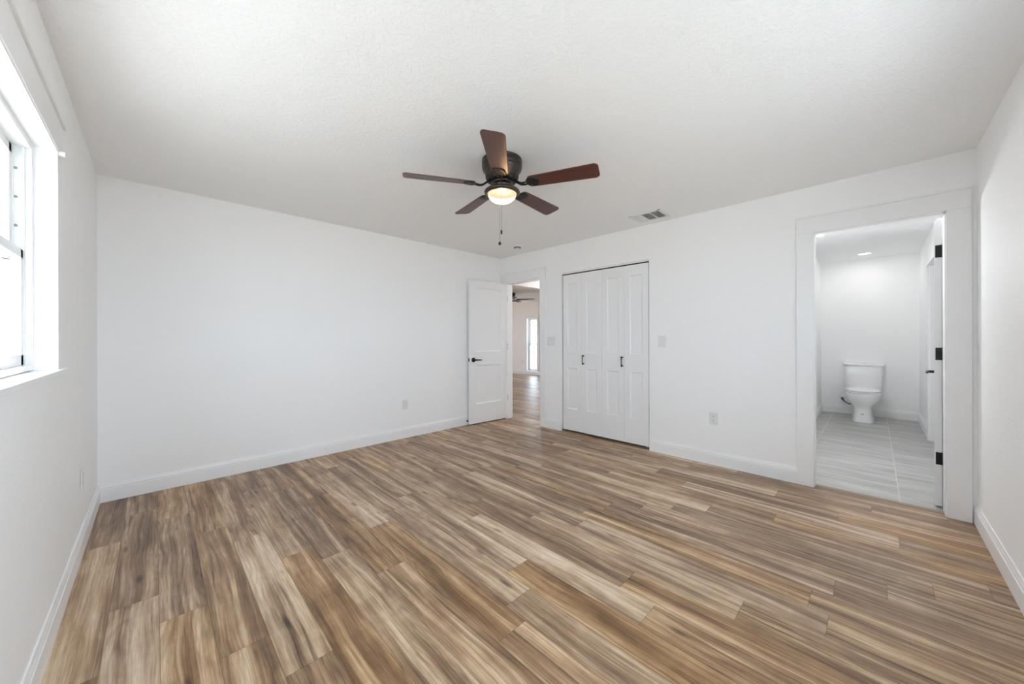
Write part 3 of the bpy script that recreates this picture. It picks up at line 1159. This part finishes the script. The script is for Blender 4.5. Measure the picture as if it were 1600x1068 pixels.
# ceiling register
vent = empty('ceiling_vent', 'white three section air register on the ceiling above the closet', 'air vent', (-.262, -2.468, H))
bm = bmesh.new()
VX, VY = .130, .155
for a in (0,):
    box(bm, -VX, VX, VY - .024, VY, -.007, 0, .002, 1)
    box(bm, -VX, VX, -VY, -VY + .024, -.007, 0, .002, 1)
    box(bm, -VX, -VX + .024, -VY, VY, -.007, 0, .002, 1)
    box(bm, VX - .024, VX, -VY, VY, -.007, 0, .002, 1)
    for yb in (-.046, .046):
        box(bm, -VX + .02, VX - .02, yb - .006, yb + .006, -.006, 0, .001, 1)
link('register_frame', bm, M_plate, vent)
bm = bmesh.new()
box(bm, -VX + .02, VX - .02, -VY + .02, VY - .02, -.0008, -.0002)
link('duct', bm, M_duct, vent)
for ya, yb, tilt in ((-.131, -.052, 'y'), (-.040, .040, 'x'), (.052, .131, 'yr')):
    bm = bmesh.new()
    if tilt == 'x':
        n = 13
        for i in range(n):
            x = -VX + .030 + i * (2 * VX - .060) / (n - 1)
            box(bm, -.0006, .0006, ya, yb, -.005, .005, mat=Matrix.Translation((x, 0, -.005)) @ Matrix.Rotation(R(66), 4, 'Y'))
    else:
        n = 6
        for i in range(n):
            y = ya + .006 + i * (yb - ya - .012) / (n - 1)
            box(bm, -VX + .024, VX - .024, -.0006, .0006, -.006, .006, mat=Matrix.Translation((0, y, -.005)) @ Matrix.Rotation(R(42 if tilt == 'yr' else -42), 4, 'X'))
    link('louvers', bm, M_plate, vent)

# smoke detector
sd = empty('smoke_detector', 'small round white smoke detector on the ceiling near the entry door', 'smoke detector', (-.395, -.745, H))
bm = bmesh.new()
lathe(bm, [(0, 0), (.060, 0), (.061, -.004), (.059, -.010), (.058, -.022), (.052, -.026), (0, -.026)], 40)
link('base', bm, M_plate, sd)
bm = bmesh.new()
lathe(bm, [(0, -.0255), (.045, -.0255), (.045, -.034), (.044, -.035), (0, -.035)], 40)
link('sensing_slot', bm, M_slot, sd)
bm = bmesh.new()
lathe(bm, [(0, -.034), (.034, -.034), (.030, -.038), (0, -.0385)], 40)
link('cap', bm, M_plate, sd)

# door stop on the baseboard behind the entry door
ds = empty('door_stop', 'short door stop on the baseboard behind the open entry door', 'door stop', (-.672, -.014, .055))
bm = bmesh.new()
lathe(bm, [(0, 0), (.011, 0), (.011, .003), (.005, .006), (.0045, .012), (0, .012)], 14, Matrix.Rotation(R(90), 4, 'X'))
link('mount', bm, M_black, ds)
bm = bmesh.new()
lathe(bm, [(0, .010), (.008, .010), (.0085, .016), (.007, .020), (0, .021)], 14, Matrix.Rotation(R(90), 4, 'X'))
link('bumper', bm, M_black, ds)

# bathroom downlight
can = empty('recessed_light', 'round lit downlight on the bathroom ceiling', 'ceiling light', (3.58, -3.965, H))
bm = bmesh.new()
lathe(bm, [(.066, -.002), (.070, -.005), (.088, -.004), (.090, 0), (.066, 0)], 48, cap=False)
link('trim_ring', bm, M_plate, can)
bm = bmesh.new()
lathe(bm, [(0, -.0035), (.067, -.003), (.067, 0), (0, 0)], 48)
link('diffuser', bm, M_can, can)
light('downlight', 'AREA', (3.58, -3.965, H - .02), (0, 0, 0), 2.2, (1, .99, .97), shape='DISK', size=.14)
# unseen globe lamp and hall downlight, both added to brighten bathroom and hall
bath_fill = empty('added_globe_lamp', 'white globe lamp added out of view to brighten the bathroom', 'added wall light', (0.85, BL, 1.86))
bm = bmesh.new()
lathe(bm, [(0, 0), (.055, 0), (.05, .015), (.02, .02), (.016, .05), (0, .05)], 24, Matrix.Rotation(R(90), 4, 'X'))
link('wall_plate', bm, M_steel, bath_fill)
bm = bmesh.new()
lathe(bm, [(.07 * math.sin(R(a)), -.07 * math.cos(R(a))) for a in range(0, 181, 10)], 32, Matrix.Translation((0, -.11, 0)), cap=False)
link('globe', bm, M_bath_fill, bath_fill)
can3 = dup(can, (1.6, -.62, H), None, 'round downlight added out of view on the hall ceiling to brighten the header')
light('downlight', 'AREA', (1.6, -.62, H - .02), (0, 0, 0), 22.0, (1, .98, .95), shape='DISK', size=.14)  # emitter of the added hall downlight, brightens the header

# ------------------------------------------------------------------ toilet (local: -x is the front, y across, origin on floor at the wall)
toi = empty('toilet', 'white two piece toilet with closed lid against the bathroom wall', 'toilet', (BX - .018, -3.94, 0))


def ell(cx, cy, ax, ay, z, n=40, back=None, pw=2.0):
    pts = []
    for i in range(n):
        a = 2 * PI * i / n
        c, s = math.cos(a), math.sin(a)
        x = cx + ax * math.copysign(abs(c) ** (2 / pw), c)
        y = cy + ay * math.copysign(abs(s) ** (2 / pw), s)
        if back is not None:
            x = min(x, back)
        pts.append(Vector((x, y, z)))
    return pts


# pedestal and bowl as one lofted body
bm = bmesh.new()
secs = [ell(-.420, 0, .300, .120, 0.0, pw=3.2), ell(-.420, 0, .298, .118, .012, pw=3.2), ell(-.418, 0, .288, .108, .05, pw=3.2),
        ell(-.412, 0, .276, .100, .13, pw=3.0), ell(-.412, 0, .270, .100, .19, pw=2.8), ell(-.425, 0, .268, .112, .225, pw=2.6),
        ell(-.440, 0, .272, .142, .265, pw=2.5), ell(-.450, 0, .278, .170, .31, pw=2.4), ell(-.455, 0, .282, .186, .36, pw=2.3),
        ell(-.455, 0, .285, .192, .395, pw=2.3), ell(-.455, 0, .284, .191, .408, pw=2.3), ell(-.455, 0, .276, .184, .412, pw=2.3)]
loft(bm, secs)
# shelf that carries the tank
box(bm, -.235, -.004, -.115, .115, .28, .412, .02, 3)
link('bowl', bm, M_porc, toi)
bm = bmesh.new()
loft(bm, [ell(-.462, 0, .272, .190, .414, pw=2.25), ell(-.462, 0, .276, .193, .418, pw=2.25), ell(-.462, 0, .276, .193, .430, pw=2.25), ell(-.462, 0, .270, .188, .434, pw=2.25)])
link('seat', bm, M_seat, toi)
bm = bmesh.new()
loft(bm, [ell(-.460, 0, .268, .187, .4365, pw=2.25), ell(-.460, 0, .273, .191, .441, pw=2.25), ell(-.460, 0, .272, .190, .452, pw=2.25),
          ell(-.458, 0, .255, .176, .460, pw=2.25), ell(-.455, 0, .20, .13, .464, pw=2.25)])
for y in (-.075, .075):
    tube(bm, [(-.198, y - .018, .446), (-.198, y + .018, .446)], .011, 12)
link('lid', bm, M_seat, toi)
bm = bmesh.new()
loft(bm, [rrect(-.196, -.010, -.188, .188, .045, .413), rrect(-.200, -.006, -.194, .194, .045, .43), rrect(-.206, -.003, -.205, .205, .045, .60),
          rrect(-.210, -.002, -.216, .216, .045, .772), rrect(-.206, -.004, -.212, .212, .043, .776)])
link('tank', bm, M_porc, toi)
bm = bmesh.new()
loft(bm, [rrect(-.212, -.002, -.219, .219, .045, .777), rrect(-.220, .004, -.228, .228, .048, .783), rrect(-.221, .004, -.229, .229, .048, .806),
          rrect(-.217, .001, -.225, .225, .046, .813), rrect(-.200, -.015, -.20, .20, .04, .816)])
link('tank_lid', bm, M_porc, toi)
bm = bmesh.new()
lathe(bm, [(0, .815), (.022, .815), (.022, .819), (.020, .821), (0, .821)], 24, Matrix.Translation((-.108, 0, 0)))
link('flush_button', bm, M_steel, toi)
bm = bmesh.new()
loft(bm, [[Vector((x, p.x, .120 + p.y)) for p in rrect(-.017, .017, -.007, .007, .004, 0)] for x in (-.6905, -.6875)], smooth=False)
link('maker_mark', bm, M_grey, toi)
bm = bmesh.new()
bm.free()
for y in (-.118, .118):
    bm = bmesh.new()
    lathe(bm, [(0, .03), (.012, .03), (.013, .016), (.014, .010), (0, .010)], 14, Matrix.Translation((-.30, y * .93, 0)))
    link('bolt_cap', bm, M_seat, toi)

# water shut-off valve and hose, fixed to the wall
vl = empty('shutoff_valve', 'small water valve with black hose beside the toilet base', 'valve', (BX, -3.70, .235))
bm = bmesh.new()
lathe(bm, [(0, 0), (.028, 0), (.026, .006), (.009, .009), (.009, .045), (0, .045)], 20, Matrix.Rotation(R(-90), 4, 'Y'))
tube(bm, [(-.045, 0, -.014), (-.045, 0, .032)], .011, 12)
lathe(bm, [(0, 0), (.016, .002), (.016, .012), (0, .014)], 16, Matrix.Translation((-.045, 0, 0)) @ Matrix.Rotation(R(-90), 4, 'Y'))
link('valve_body', bm, M_steel, vl)
bm = bmesh.new()
tube(bm, [(-.055, .005, .022), (-.080, .004, .010), (-.12, -.02, -.018), (-.155, -.06, -.045), (-.17, -.10, -.06)], [.008, .009, .0085, .008, .008], 10)
link('hose', bm, M_black, vl)
